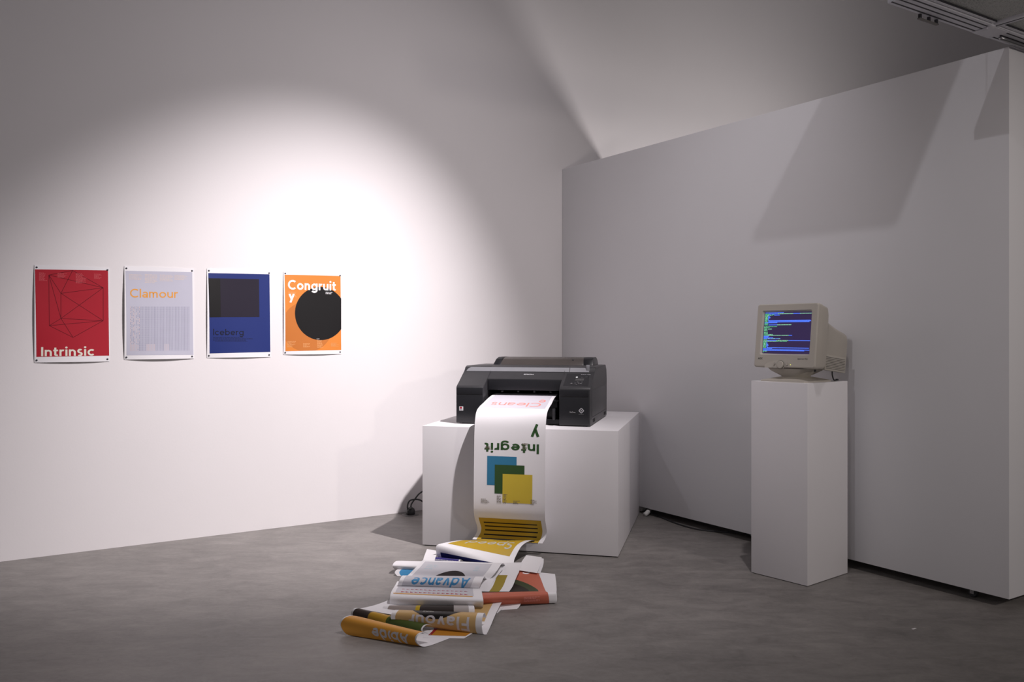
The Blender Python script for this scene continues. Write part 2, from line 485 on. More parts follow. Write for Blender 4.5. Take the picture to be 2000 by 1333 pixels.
def art_red(P, lay):
    red = ink('red', (172, 36, 50)); line = ink('dark_red_line', (92, 10, 24)); cream = ink('cream', (232, 228, 214)); pink = ink('pale_red', (204, 92, 98))
    lay('red_field', quad_bm(P, (68, 526.5), (210.8, 528.6), (213, 695), (71, 697.6)), red)
    def z(x, y): return P(40 + x * .175, 500 + y * .175)
    V = [(315, 215), (580, 165), (922, 357), (450, 420), (450, 700), (320, 780), (922, 725), (585, 912)]
    E = [(0, 1), (1, 2), (0, 2), (1, 3), (0, 3), (3, 2), (0, 5), (0, 4), (3, 4), (3, 6), (2, 4), (2, 6), (4, 5), (4, 6), (5, 6), (5, 7), (4, 7), (6, 7)]
    bm = bmesh.new()
    for a, b in E: line_bm(z(*V[a]), z(*V[b]), 0.0026, bm)
    lay('wireframe_solid', bm, line, 2)
    bm = bmesh.new()
    for k, (a, b, t, bo, r) in enumerate(((205, 300, 188, 280, 9), (412, 522, 195, 245, 6), (615, 735, 198, 308, 10), (820, 905, 203, 258, 6))):
        p, q = z(a, bo), z(b, t); microtext(p[0], q[0], p[1], q[1], r, bm, 0.45, k)
    lay('small_print', bm, pink, 3)
    lay('title_lettering', pix_text(P, 'Intrinsic', 80, 183.5, 678.2, 697.2, 676.4, 695.8, 0.125), cream, 4)
def art_grey(P, lay):
    grey = ink('pale_grey', (190, 190, 204)); och = ink('ochre', (226, 158, 72)); dots = ink('slate_dots', (132, 132, 158)); tan = ink('tan_print', (212, 198, 192)); od = ink('peach_dots', (206, 182, 178))
    lay('grey_field', quad_bm(P, (244.6, 529.3), (375.2, 532), (377.4, 693.6), (246.8, 694.2)), grey)
    def z(x, y): return P(40 + x * .175, 500 + y * .175)
    bm = bmesh.new()
    for k, (a, b, t, bo, r) in enumerate(((1208, 1360, 208, 268, 5), (1385, 1530, 208, 305, 7), (1553, 1705, 212, 285, 6), (1715, 1865, 215, 270, 5))):
        p, q = z(a, bo), z(b, t); microtext(p[0], q[0], p[1], q[1], r, bm, 0.3, k + 7)
    lay('small_print', bm, tan, 2)
    lay('title_lettering', pix_text(P, 'Clamour', 253.2, 347.6, 564.4, 581.6, 566.2, 582.2, 0.098), och, 3)
    bm = bmesh.new(); bo = bmesh.new()
    nx, ny = 40, 46
    for i in range(nx):
        for j in range(ny):
            fx, fy = i / (nx - 1), j / (ny - 1)
            xa = 1222 + 656 * fx; ya = 572 + (1058 - 6 * fx - 572) * fy
            c = z(xa, ya)
            warm = (fy > 0.86 and (fx < 0.12 or 0.28 < fx < 0.42 or 0.58 < fx < 0.66)) or (fx < 0.16 and random.random() < 0.45)
            h = 0.0017
            poly_bm([(c[0] - h, c[1] - h), (c[0] + h, c[1] - h), (c[0] + h, c[1] + h), (c[0] - h, c[1] + h)], bo if warm else bm)
    lay('dot_grid', bm, dots, 2); lay('peach_dots', bo, od, 2)
def art_blue(P, lay):
    blue = ink('ultramarine', (34, 49, 112)); d1 = ink('violet_black', (34, 29, 44)); d2 = ink('warm_black', (22, 21, 22)); na = ink('navy_print', (26, 33, 70)); na2 = ink('navy_title', (20, 23, 42))
    lay('blue_field', quad_bm(P, (406.3, 533.8), (526, 536.2), (527.8, 687.8), (408.9, 690.8)), blue)
    def z(x, y): return P(380 + x * .165, 500 + y * .165)
    lay('violet_block', poly_bm([z(300, 268), z(305, 728), z(765, 726), z(760, 278)]), d1, 2)
    lay('black_block', poly_bm([z(160, 266), z(172, 730), z(306, 728), z(300, 268)]), d2, 3)
    lay('title_lettering', pix_text(P, 'Iceberg', 415.6, 475.2, 642.6, 658.8, 643.2, 658.4, 0.10), na2, 2)
    bm = bmesh.new()
    for k, (a, b, t, bo) in enumerate(((215, 700, 958, 1008), (240, 640, 1010, 1020))):
        p, q = z(a, bo), z(b, t); microtext(p[0], q[0], p[1], q[1], 3 if k == 0 else 1, bm, 0.3, k + 20)
    lay('small_print', bm, na, 2)
def art_orange(P, lay):
    ora = ink('orange', (220, 133, 58)); dk = ink('burnt_orange', (194, 116, 54)); blk = ink('black', (20, 19, 20)); wh = ink('white_print', (244, 242, 244)); pale = ink('pale_orange', (220, 160, 105))
    A, B, C, D = (555.1, 536.8), (664.8, 539.6), (666, 684), (556.8, 686.4)
    lay('orange_field', quad_bm(P, A, B, C, D), ora)
    def z(x, y): return P(380 + x * .165, 500 + y * .165)
    x0, y0 = P(*D)[0] + .001, (P(*D)[1] + P(*C)[1]) / 2; x1, y1 = P(*C)[0], P(*A)[1]
    c1 = z(1330, 840); r1x = abs(z(1330 + 297, 840)[0] - c1[0]); r1y = abs(z(1330, 840 - 297)[1] - c1[1])
    lay('burnt_orange_disc', orient(clip_rect(poly_bm(disc_pts(*c1, r1x, r1y, 64)), x0, x1, y0, y1)), dk, 2)
    c2 = z(1490, 684); r2x = abs(z(1490 + 306, 684)[0] - c2[0]); r2y = abs(z(1490, 684 - 306)[1] - c2[1])
    rr = (r2x + r2y) / 2
    lay('black_disc', orient(clip_rect(poly_bm(disc_pts(*c2, rr, rr, 72)), x0, x1, y0, y1)), blk, 3)
    lay('title_lettering', pix_text(P, 'Congruit', 561.5, 655.4, 546.6, 571.6, 549.6, 573.4, 0.132), wh, 4)
    lay('title_last_letter', pix_text(P, 'y', 562.6, 574.8, 574, 591.8, 574, 591.8, 0.132), wh, 4)
    bm = bmesh.new()
    for k, (a, b, t, bo, r) in enumerate(((1105, 1235, 425, 490, 5), (1090, 1195, 1008, 1085, 7), (1278, 1360, 1035, 1085, 5), (1445, 1525, 998, 1090, 8), (1610, 1715, 1030, 1075, 5))):
        p, q = z(a, bo), z(b, t); microtext(p[0], q[0], p[1], q[1], r, bm, 0.5, k + 30)
    lay('small_print', bm, pale, 3)
    bm = bmesh.new()
    for k, (a, b, t, bo, r) in enumerate(((1548, 1650, 428, 456, 2), (1440, 1480, 978, 990, 1))):
        p, q = z(a, bo), z(b, t); microtext(p[0], q[0], p[1], q[1], r, bm, 0.5, k + 40)
    lay('white_small_print', bm, wh, 4)
poster('poster', 'red poster with black wireframe solid reading Intrinsic, pinned on white wall',
       ((66, 519.5), (213.2, 521.5), (214.6, 705.5), (68, 709.5)), (0.011, 0.010), art_red)
poster('poster', 'pale grey poster with dot grid and ochre word Clamour, pinned on white wall',
       ((241.4, 521), (377.8, 524), (379.6, 699.5), (243.6, 704)), (0.015, 0.014), art_grey)
poster('poster', 'ultramarine blue poster with dark rectangle reading Iceberg, pinned on white wall',
       ((402.6, 525.5), (527.6, 529), (529.8, 696.5), (405.4, 700.5)), (0.010, 0.009), art_blue)
poster('poster', 'orange poster with large black disc reading Congruity, pinned on white wall',
       ((552, 531), (666.4, 534), (667.6, 690), (554.4, 695)), (0.009, 0.009), art_orange)

# ------------------------------------------------------------------ plinth
PLO = Vector((-0.553, 5.31, 0))
PLE = Vector((0.9707, -0.2404, 0)).normalized(); PLN = Vector((0.2404, 0.9707, 0)).normalized()
RZL = math.atan2(PLE.y, PLE.x)
PW, PD, PZ = 1.208, 1.28, 0.74
pl = empty('plinth', PLO, RZL)
tag(pl, 'wide low white plinth carrying the printer', 'plinth')
box('plinth_body', 0, PW, 0, PD, 0.006, PZ, M_PLINTH, pl, bev=0.002)
box('shadow_gap_base', 0.012, PW - 0.012, 0.012, PD - 0.012, 0, 0.008, M_DARK, pl)

# ------------------------------------------------------------------ printer
M_PB = mat('charcoal_plastic', (0.030, 0.030, 0.033), 0.42, noise=0.05, nscale=25, bump=0.05, bscale=600)
M_PBK = mat('black_plastic', (0.0135, 0.014, 0.017), 0.36, noise=0.05, nscale=25)
M_PSIL = mat('silver_trim', (0.33, 0.335, 0.36), 0.35, 0.35, noise=0.03, nscale=15)
M_SMOKE = mat('smoked_plastic', (0.075, 0.066, 0.062), 0.22, noise=0.06, nscale=9)
M_LCD = mat('lcd_glass', (0.06, 0.06, 0.062), 0.15, noise=0.05, nscale=30)
M_LET = mat('light_grey_print', (0.45, 0.45, 0.47), 0.5, noise=0.03, nscale=40)
M_WHT = mat('white_plastic', (0.72, 0.72, 0.70), 0.4, noise=0.02, nscale=30)
PRO = PLO + PLE * 0.163 + PLN * 0.173 + Z * (PZ + 0.006)
pr = empty('inkjet_printer', PRO, RZL)
tag(pr, 'black wide-format inkjet printer feeding printed paper over the plinth edge', 'printer')
BW = 0.855
OL, OR_ = 0.178, 0.662
full = [(0, 0), (0, .224), (.012, .236), (.182, .318), (.196, .346), (.225, .355), (.69, .352), (.735, .32), (.745, .25), (.745, 0)]
from_bm('left_housing', prism_bm(full, 0, OL, 0.005), M_PB, pr, angle=35)
from_bm('right_housing', prism_bm(full, OR_, BW, 0.005), M_PB, pr, angle=35)
bridge = [(.10, .205), (.10, .276), (.182, .318), (.196, .346), (.225, .355), (.69, .352), (.735, .32), (.745, .25), (.745, 0), (.44, 0), (.44, .205)]
from_bm('bridge_housing', prism_bm(bridge, OL - 0.004, OR_ + 0.004, 0.003), M_PB, pr, angle=35)
box('front_cover', OL + .006, OR_ - .006, .094, .0995, .207, .272, M_PBK, pr, bev=0.002)
box('cavity_floor', OL - .002, OR_ + .002, .06, .44, .0, .03, M_PBK, pr)
from_bm('paper_tray', prism_bm([(.42, .168), (.03, .150), (.03, .143), (.42, .150)], OL + .01, OR_ - .008, 0.0015), M_PBK, pr, angle=35)
box('tray_support', OL + .03, OR_ - .03, .10, .40, .03, .142, M_PBK, pr, bev=.003)
box('paper_guide_rib', OR_ - .045, OR_ - .03, .01, .10, .03, .10, M_PB, pr, bev=.002)
for k in range(4):
    a = OL + .09 + k * .105
    bm = lathe_bm([(0.005, -0.007), (0.007, -.005), (0.007, .005), (0.005, .007)], 14, mtx=Matrix.Translation((a, .130, .196)) @ Matrix.Rotation(R(90), 4, 'Y'))
    from_bm('pinch_roller', bm, M_PB, pr, angle=40)
# front doors of the ink bays
box('left_ink_door', .004, OL - .004, -.0035, .003, .012, .176, M_PBK, pr, bev=.002)
box('left_upper_band', .004, OL - .004, -.0025, .003, .181, .222, M_PBK, pr, bev=.002)
rd = box('right_ink_door', OR_ + .006, BW - .010, -.0035, .003, .012, .172, M_PBK, pr, bev=.002)
box('right_upper_band', OR_ + .006, BW - .010, -.0025, .003, .177, .218, M_PBK, pr, bev=.002)
# silver strip across the top edge
def strip_pt(a, h, off=0.0022):
    d0, z0, d1, z1 = .1835, .3195, .197, .3455
    n = Vector((0, -(z1 - z0), (d1 - d0))).normalized()
    return Vector((a, d0 + (d1 - d0) * h, z0 + (z1 - z0) * h)) + n * off
def strip(name, a0, a1, cutl=0, cutr=0):
    bm = bmesh.new()
    pts = [(a0, 0), (a1, 0), (a1 - cutr * .35, .6), (a1 - cutr, 1), (a0 + cutl, 1), (a0 + cutl * .35, .6)]
    A = [bm.verts.new(strip_pt(a, h)) for a, h in pts]; B = [bm.verts.new(strip_pt(a, h, -.003)) for a, h in pts]
    bm.faces.new(A); bm.faces.new(B[::-1])
    for i in range(len(pts)):
        bm.faces.new([A[i], A[(i + 1) % 6], B[(i + 1) % 6], B[i]])
    return from_bm(name, bm, M_PSIL, pr)
strip('silver_trim', .012, .692, .03, 0)
strip('silver_trim', .696, BW - .035, 0, .02)
box('release_tab', .800, .820, .186, .206, .326, .366, M_PSIL, pr, bev=.002)
box('top_lid_seam', .03, .69, .245, .247, .3545, .3558, M_DARK, pr)
# slanted control panel
sl0, sl1 = Vector((0, .012, .236)), Vector((0, .182, .318))
sln = Vector((0, -(sl1.z - sl0.z), sl1.y - sl0.y)).normalized()
def slope(x, y): return Vector((x, 0, 0)) + sl0 + (sl1 - sl0) * (y / .189)   # y along the slope in metres
def on_slope(name, bm, m, off=.001, par=None):
    o = wrap(name, orient(bm), slope, off, m, par or pr, None, None)
    if name in ('panel_buttons', 'panel_icons'): o['kind'] = 'stuff'
    return o
on_slope('control_panel', poly_bm([(.682, .012), (.838, .012), (.825, .170), (.682, .170)]), M_PBK, .0006)
lcd = on_slope('lcd_display', poly_bm([(.747, .078), (.801, .078), (.801, .107), (.747, .107)]), M_LCD, .0014)
bm = bmesh.new()
for x, y, s in ((.765, .062, .005), (.752, .046, .004), (.775, .046, .005), (.789, .043, .005), (.792, .062, .004), (.762, .030, .004), (.730, .043, .006)):
    poly_bm([(x - s, y - s * .7), (x + s, y - s * .7), (x + s, y + s * .7), (x - s, y + s * .7)], bm)
on_slope('panel_buttons', bm, mat('dim_grey_print', (0.13, .13, .135), .5, noise=.05), .0014)
on_slope('power_lamp', poly_bm(disc_pts(.751, .124, .007, .006, 16)), mat('white_lamp', (.8, .8, .8), .4, noise=.01, emit=(1, 1, 1), estr=.35), .0014)
bm = microtext(.778, .792, .120, .126, 1, None, .1, 3); microtext(.805, .818, .127, .134, 1, bm, .1, 4)
on_slope('panel_icons', bm, MATS['dim_grey_print'], .0014)
on_slope('model_lettering', fit(text_bm('SureColor P5000', .006), .772, .832, .1565, .1655), M_LET, .0014)
on_slope('brand_lettering', fit(text_bm('EPSON', .03), .405, .468, .147, .160), M_LET, .0014)
# stickers on the front
def front(x, y): return Vector((x, -.0037, y))
def on_front(nm, bm, m, off=.0004):
    o = wrap(nm, orient(bm), front, off, m, pr, None, None)
    if 'small_print' in nm: o['kind'] = 'stuff'
    return o
on_front('white_sticker', poly_bm([(.022, .078), (.048, .078), (.048, .104), (.022, .104)]), mat('sticker_white', (.75, .75, .76), .5, noise=.02))
on_front('sticker_red_mark', poly_bm(disc_pts(.033, .096, .008, .006, 16)), ink('sticker_red', (170, 40, 60)), .0008)
on_front('sticker_small_print', microtext(.025, .046, .080, .091, 3, None, .2, 9), ink('sticker_dark', (70, 60, 80)), .0008)
on_front('oval_badge', poly_bm(disc_pts(.746, .082, .022, .011, 24)), M_DARK, .0004)
on_front('badge_script', fit(text_bm('UltraChrome', .0), .728, .764, .078, .088), M_LET, .0008)
bm = bmesh.new()
for a, b in (((.800, .108), (.815, .093)), ((.815, .093), (.800, .078)), ((.800, .078), (.785, .093)), ((.785, .093), (.800, .108))): line_bm(a, b, .005, bm)
poly_bm([(.800, .098), (.805, .093), (.800, .088), (.795, .093)], bm)
on_front('diamond_emblem', bm, M_LET, .0005)
on_front('emblem_small_print', microtext(.783, .817, .068, .074, 1, None, .1, 5), MATS['dim_grey_print'], .0005)
# feet, side grips
for x in (.03, BW - .05):
    for y in (.03, .68):
        box('foot', x, x + .025, y, y + .03, -.006, .002, M_RUBBER, pr)
for y0 in (.10, .60):
    box('side_grip', BW - .0015, BW + .0006, y0, y0 + .09, .012, .034, M_DARK, pr)
box('side_panel', BW - .001, BW + .0022, .055, .70, .052, .215, M_PB, pr, bev=.001)
box('side_lower_rail', BW - .001, BW + .0018, .03, .73, .036, .047, M_PBK, pr)
# rear roll cover
rc = [(.47, .345), (.505, .392), (.54, .404), (.66, .404), (.70, .39), (.725, .345)]
cv = from_bm('roll_cover', prism_bm(rc, .165, .735, .004), M_SMOKE, pr, angle=35)
def end_cap(a0, a1, lean):
    bm = prism_bm(rc, a0, a1, .004)
    for v in bm.verts:
        if v.co.z > .37: v.co.x += lean * (v.co.z - .36)
    return from_bm('roll_cover_end', bm, M_PBK, pr, angle=35)
end_cap(.112, .166, .5); end_cap(.734, .800, -.15)
box('roll_cover_latch', .40, .455, .4985, .506, .372, .379, M_DARK, cv)
box('roll_cover_rib', .655, .668, .498, .51, .350, .391, M_PB, cv, bev=.002)

# ------------------------------------------------------------------ the continuous printed strip
strip_o = empty('printed_paper_strip', PLO - PLN * 0.3, 0)
tag(strip_o, 'long printed paper strip hanging from the printer into a folded heap on the floor', 'paper')
SO = strip_o.location.copy()
class Fold:
    """ruled sheet between two edge curves; x in metres across, y in metres along"""
    def __init__(s, L, Rr, w=0.432, sub=10):
        s.w = w
        s.L = catmull(L, sub); s.R = catmull(Rr, sub); s.sub = sub
        mid = [(a + b) / 2 for a, b in zip(s.L, s.R)]
        s.cum = [0.0]
        for a, b in zip(mid, mid[1:]): s.cum.append(s.cum[-1] + max((b - a).length, 1e-5))
        s.l = s.cum[-1]
    def __call__(s, x, y):
        y = min(max(y, -0.01), s.l + 0.01)
        lo, hi = 0, len(s.cum) - 2
        while lo < hi:
            m = (lo + hi + 1) // 2
            if s.cum[m] <= y: lo = m
            else: hi = m - 1
        t = (y - s.cum[lo]) / (s.cum[lo + 1] - s.cum[lo])
        a = s.L[lo].lerp(s.L[lo + 1], 1) * t + s.L[lo] * (1 - t)
        b = s.R[lo + 1] * t + s.R[lo] * (1 - t)
        p = x / s.w
        return a * (1 - p) + b * p - SO
    def at(s, idx):      # length at control index
        k = idx * s.sub; i = int(k); i = min(i, len(s.cum) - 2)
        return s.cum[i] + (s.cum[i + 1] - s.cum[i]) * (k - i)
def fold_px(pts, w=0.432):
    L = [W(*a) for a, b in pts]; Rr = [W(*b) for a, b in pts]
    return Fold(L, Rr, w)
FINE = {'small_print', 'white_small_print', 'dot_grid', 'peach_dots', 'red_triangles'}
def put(name, fo, label=None, nx=10, ny=None):
    # x runs left to right and y runs away from the printer, so the printed (upper) side is -n: mirror x order
    g = lambda x, y: fo(fo.w - x, y)
    s = sheet(name, g, fo.w, fo.l, M_PAPER, strip_o, nx, ny or max(12, len(fo.cum)))
    if label: s['label'] = label
    def lay(nm, bm, m, layer=1, dx=0.04, dy=0.008):
        """bm in (x from the left, y along)"""
        for v in bm.verts: v.co.x = fo.w - v.co.x
        bmesh.ops.reverse_faces(bm, faces=bm.faces)
        o = wrap(nm, orient(bm), g, 0.0003 + 0.0003 * layer, m, s, dx, dy)
        if nm in FINE: o['kind'] = 'stuff'
        return o
    return s, lay
def rect(x0, x1, y0, y1): return poly_bm([(x0, y0), (x1, y0), (x1, y1), (x0, y1)])

# --- hanging part
def prl(a, d, z): return PRO + PLE * a + PLN * d + Z * z
prof = [(.215, .178), (.12, .172), (.02, .158), (-.08, .137), (-.170, .119), (-.230, .096), (-.262, .046), (-.276, -.04), (-.283, -.18), (-.287, -.33),
        (-.285, -.45), (-.272, -.515), (-.242, -.565), (-.220, -.605), (-.218, -.64), (-.240, -.672)]
aL = [.207, .206, .205, .203, .202, .2014, .2014, .2014, .2014, .2010, .2000, .198, .200, .204, .196, .178]
aR = [.616, .620, .624, .630, .633, .634, .634, .634, .634, .634, .632, .630, .630, .630, .624, .608]
H = Fold([prl(a, d, z) for a, (d, z) in zip(aL, prof)], [prl(a, d, z) for a, (d, z) in zip(aR, prof)])
hs, hl = put('hanging_sheet', H, 'white hanging sheet with green word Integrity and coloured squares', ny=120)
def hang(u, v, d=-.284):
    p = hit(u, v, PRO + PLN * d, PLN)
    a = (p - PRO).dot(PLE); z = p.z - PRO.z
    lo = min(range(len(H.cum)), key=lambda i: abs(((H.L[i] + H.R[i]) / 2).z - PRO.z - z))
    i = lo; za = ((H.L[i] + H.R[i]) / 2).z - PRO.z
    return ((a - .2014) / .4326 * .432, H.cum[i] + (za - z))
def hq(u0, u1, v0, v1):
    x0, y0 = hang(u0, v0); x1, y1 = hang(u1, v1)
    return x0, x1, y0, y1
def upside(bm, x0, x1, y0, y1):
    """fit lettering that reads turned by 180 degrees when seen from the front (y grows downwards on the sheet)"""
    xs = [v.co.x for v in bm.verts]; ys = [v.co.y for v in bm.verts]
    ax, bx, ay, by = min(xs), max(xs), min(ys), max(ys)
    for v in bm.verts:
        p = (v.co.x - ax) / (bx - ax); q = (v.co.y - ay) / (by - ay)
        v.co = (x1 - p * (x1 - x0), y0 + q * (y1 - y0), 0)
    return bm
I_GREEN = ink('forest_green', (52, 84, 48)); I_SALMON = ink('salmon_print', (236, 150, 140)); I_PGREY = ink('lilac_grey', (206, 203, 212))
hl('grey_print_field', rect(.022, .410, .012, H.at(4.15)), I_PGREY)
y4 = H.at(4.0)
hl('cleanse_lettering', upside(sans_bm('Cleans', .085), .055, .372, H.at(2.85), H.at(3.80)), I_SALMON, 2)
hl('cleanse_last_letter', upside(sans_bm('e', .085), .345, .388, H.at(2.2), H.at(2.75)), I_SALMON, 2)
x0, x1, y0, y1 = hq(946, 1052.5, 860, 888); hl('integrity_lettering', upside(sans_bm('Integrit', .128), x0, x1, y0, y1), I_GREEN, 2)
x0, x1, y0, y1 = hq(1036, 1053, 829, 855); hl('integrity_last_letter', upside(sans_bm('y', .128), x0, x1, y0, y1), I_GREEN, 2)
for nm, b, c, ly in (('blue_square', (951.5, 1009, 891, 950), (58, 124, 160), 1), ('green_square', (966.5, 1024.5, 908, 967), (56, 84, 48), 2), ('yellow_square', (982, 1040, 926, 985), (206, 182, 66), 3)):
    x0, x1, y0, y1 = hq(*b); hl(nm, rect(x0, x1, y0, y1), ink(nm, c), ly)
bm = bmesh.new()
for k, (u0, u1, v0, v1, r) in enumerate(((940, 957, 974, 984, 5), (971, 981, 968, 984, 7), (1037, 1050, 976, 988, 6), (1003, 1018, 978, 986, 4), (984, 992, 965, 985, 8), (948, 962, 872, 878, 3), (1020, 1032, 866, 880, 6))):
    x0, x1, y0, y1 = hq(u0, u1, v0, v1); microtext(x0, x1, y0, y1, r, bm, .5, k + 50)
hl('small_print', bm, ink('grey_small_print', (120, 112, 96)), 4)
I_MUST = ink('mustard', (188, 156, 50)); I_BLACK = ink('ink_black', (28, 25, 24))
ys0 = H.at(11.35); ye = H.l
hl('mustard_field', rect(.025, .405, ys0, ye), I_MUST)
for k in range(6):
    y = ys0 + .033 + k * .0285
    if y + .008 < ye: hl('black_stripe', rect(.05, .378, y, y + .0085), I_BLACK, 2)

# --- the heap, fold by fold
def fold(nm, pts, label=None, nx=10): 
    fo = fold_px(pts); s, l = put(nm, fo, label, nx); return fo, l
PF = 'paper_fold'
# mustard sheet running forward from the crease
f, l = fold(PF, [((922, 1058, .072), (1052, 1063, .058)), ((905, 1056, .09), (1040, 1056, .09)), ((890, 1057, .105), (1020, 1066, .09)),
                 ((868, 1061, .115), (1006, 1090, .035)), ((853, 1066, .108), (1003, 1102, .010)), ((852, 1080, .065), (999, 1108, .003)), ((857, 1094, .018), (988, 1110, .002))],
            'mustard and white fold with grey word Speed at the top of the heap')
l('mustard_field', rect(.02, .398, 0, f.at(3)), I_MUST)
l('speed_lettering', upside(sans_bm('Speed', .10), .085, .375, f.at(1.55), f.at(2.45)), ink('pale_grey_print', (186, 186, 180)), 2)
l('small_print', microtext(.20, .36, f.at(.9), f.at(1.35), 4, None, .4, 60), ink('dark_small_print', (66, 60, 40)), 2)
l('navy_field', rect(.025, .41, f.at(4.85), f.at(6)), ink('navy', (28, 32, 84)))
# advance sheet
f, l = fold(PF, [((838, 1099, .06), (988, 1106, .06)), ((826, 1095, .098), (981, 1101, .098)), ((812, 1109, .085), (970, 1116, .085)), ((797, 1124, .052), (957, 1131, .052)),
                 ((791, 1126, .055), (950, 1131, .055)), ((786, 1125, .080), (946, 1127, .082)), ((780, 1134, .075), (941, 1137, .075)),
                 ((776, 1148, .035), (935, 1152, .035)), ((780, 1152, .015), (937, 1156, .015))],
            'pale grey fold with blue word Advance and half a dark disc')
l('pale_grey_field', rect(.022, .385, f.at(1.25), f.at(7.6)), ink('cool_grey', (200, 199, 205)))
cy = f.at(3.6)
l('dark_disc', clip_rect(poly_bm(disc_pts(.222, cy + .043, .100, .100, 40)), 0, 1, 0, f.at(3.75)), ink('charcoal_print', (60, 55, 56)), 2)
l('disc_ring', clip_rect(line_bm((.07, f.at(2.9)), (.35, f.at(2.9)), .002), 0, 1, 0, 1), ink('pale_blue_print', (186, 198, 206)), 2)
l('small_print', microtext(.05, .12, f.at(1.6), f.at(2.2), 3, microtext(.31, .35, f.at(1.6), f.at(2.2), 3, None, .4, 71), .4, 70), MATS['ink_pale_blue_print'], 2)
l('advance_lettering', upside(sans_bm('Advance', .118), .065, .368, f.at(5.45), f.at(7.0)), ink('sky_blue', (72, 142, 190)), 2)
# triangles and the white roll
f, l = fold(PF, [((776, 1136, .018), (938, 1142, .018)), ((771, 1145, .042), (940, 1151, .042)), ((765, 1155, .064), (942, 1162, .064)), ((762, 1165, .060), (944, 1173, .060)),
                 ((761, 1177, .033), (944, 1183, .033)), ((763, 1186, .007), (942, 1190, .007)), ((771, 1185, .0012), (941, 1189, .0012))],
            'white rolled fold with rows of small red triangles and an orange line')
l('grey_band', rect(.02, .39, 0, f.at(2.36)), ink('cool_grey', (200, 199, 205)))
l('orange_line', rect(.012, .385, f.at(2.36), f.at(2.54)), ink('amber', (216, 164, 92)), 2)
bm = bmesh.new()
for r in range(2):
    for k in range(15):
        x = .055 + k * .0215; y = f.at(1.62) + r * (f.at(2.12) - f.at(1.62)); h = .0085
        poly_bm([(x - h, y - h), (x + h, y), (x - h, y + h)], bm)
l('red_triangles', bm, ink('crimson', (176, 40, 70)), 3)
# grey roll in front
f, l = fold(PF, [((760, 1184, .022), (922, 1182, .022)), ((750, 1184, .036), (926, 1185, .036)), ((746, 1193, .022), (927, 1194, .022)), ((749, 1201, .002), (927, 1203, .002))],
            'narrow grey roll with yellow and dark bands')
for nm, a, b, c in (('grey_band', .025, .155, (150, 140, 136)), ('yellow_band', .155, .175, (190, 160, 40)), ('dark_band', .175, .335, (56, 50, 48)), ('light_band', .335, .405, (176, 170, 168))):
    l(nm, rect(a, b, 0, f.l * .97), ink('roll_' + nm, c))
# right hand band that runs to the flavour roll
f, l = fold(PF, [((852, 1104, .040), (1022, 1099, .078)), ((842, 1125, .034), (1009, 1127, .060)), ((832, 1145, .028), (1000, 1148, .045)), ((818, 1165, .018), (985, 1168, .033)),
                 ((805, 1190, .006), (969, 1198, .016)), ((800, 1215, .0012), (957, 1226, .003)), ((799, 1226, .001), (950, 1240, .001))],
            'white fold with tan and olive bands at the right of the heap')
l('olive_band', rect(.335, .385, f.at(.9), f.at(2.75)), ink('olive', (156, 136, 44)))
l('tan_band', rect(.04, .392, f.at(3.1), f.at(4.6)), ink('tan', (200, 166, 112)))
# second white fold end beside the advance sheet
f, l = fold(PF, [((880, 1112, .045), (984, 1109, .078)), ((870, 1128, .036), (969, 1129, .056)), ((862, 1148, .026), (957, 1148, .040)), ((856, 1166, .012), (950, 1168, .022))], nx=6)
l('ochre_edge', rect(.30, .33, f.l * .1, f.l * .4), MATS['ink_olive'])
# flavour roll
f, l = fold(PF, [((785, 1198, .035), (950, 1207, .035)), ((773, 1192, .060), (947, 1198, .068)), ((766, 1197, .064), (943, 1204, .073)), ((763, 1206, .046), (941, 1222, .040)),
                 ((767, 1215, .022), (944, 1239, .004)), ((777, 1215, .014), (953, 1240, .001))],
            'tan rolled fold with pale word Flavour and a dark disc edge')
l('tan_field', rect(.022, .402, 0, f.at(4.3)), MATS['ink_tan'])
l('black_disc_edge', clip_rect(poly_bm(disc_pts(.205, f.at(.6), .122, f.at(2.75) - f.at(.6), 40)), 0, 1, 0, 1), I_BLACK, 2)
l('small_print', microtext(.14, .20, f.at(1.15), f.at(1.6), 3, None, .3, 80), ink('pale_grey_print', (186, 186, 180)), 3)
l('flavour_lettering', upside(sans_bm('Flavour', .122), .085, .372, f.at(2.25), f.at(3.85)), ink('pale_lilac', (206, 203, 208)), 3)
# dark, yellow and green roll
f, l = fold(PF, [((722, 1198, .012), (852, 1228, .008)), ((701, 1189, .048), (840, 1221, .026)), ((690, 1190, .051), (830, 1223, .029)), ((685, 1200, .028), (825, 1231, .017)), ((690, 1209, .003), (829, 1239, .002))],
            'roll with brown, amber and dark green bands')
for nm, a, b, c in (('brown_band', .012, .105, (70, 60, 56)), ('amber_band', .105, .215, (192, 148, 48)), ('green_band', .215, .424, (74, 88, 40))):
    l(nm, rect(a, b, 0, f.l * .98), ink('roll_' + nm, c))
# white sheet sloping away from that roll
fold(PF, [((702, 1190, .046), (800, 1208, .012)), ((735, 1182, .030), (825, 1197, .010)), ((772, 1168, .018), (855, 1185, .004))], nx=6)
# abide roll
f, l = fold(PF, [((700, 1205, .054), (842, 1240, .036)), ((684, 1203, .067), (829, 1236, .052)), ((670, 1208, .063), (818, 1240, .052)), ((663, 1221, .036), (813, 1251, .030)),
                 ((673, 1238, .007), (821, 1262, .006)), ((690, 1241, .0012), (836, 1263, .0012)), ((712, 1234, .001), (872, 1250, .001)), ((738, 1224, .001), (906, 1236, .001))],
            'orange roll with pale word Abide at the front of the heap')
l('orange_field', rect(.008, .424, 0, f.at(5.0)), ink('marigold', (214, 152, 62)))
l('abide_lettering', upside(sans_bm('Abide', .13), .185, .385, f.at(2.35), f.at(4.05)), MATS['ink_pale_lilac'], 2)
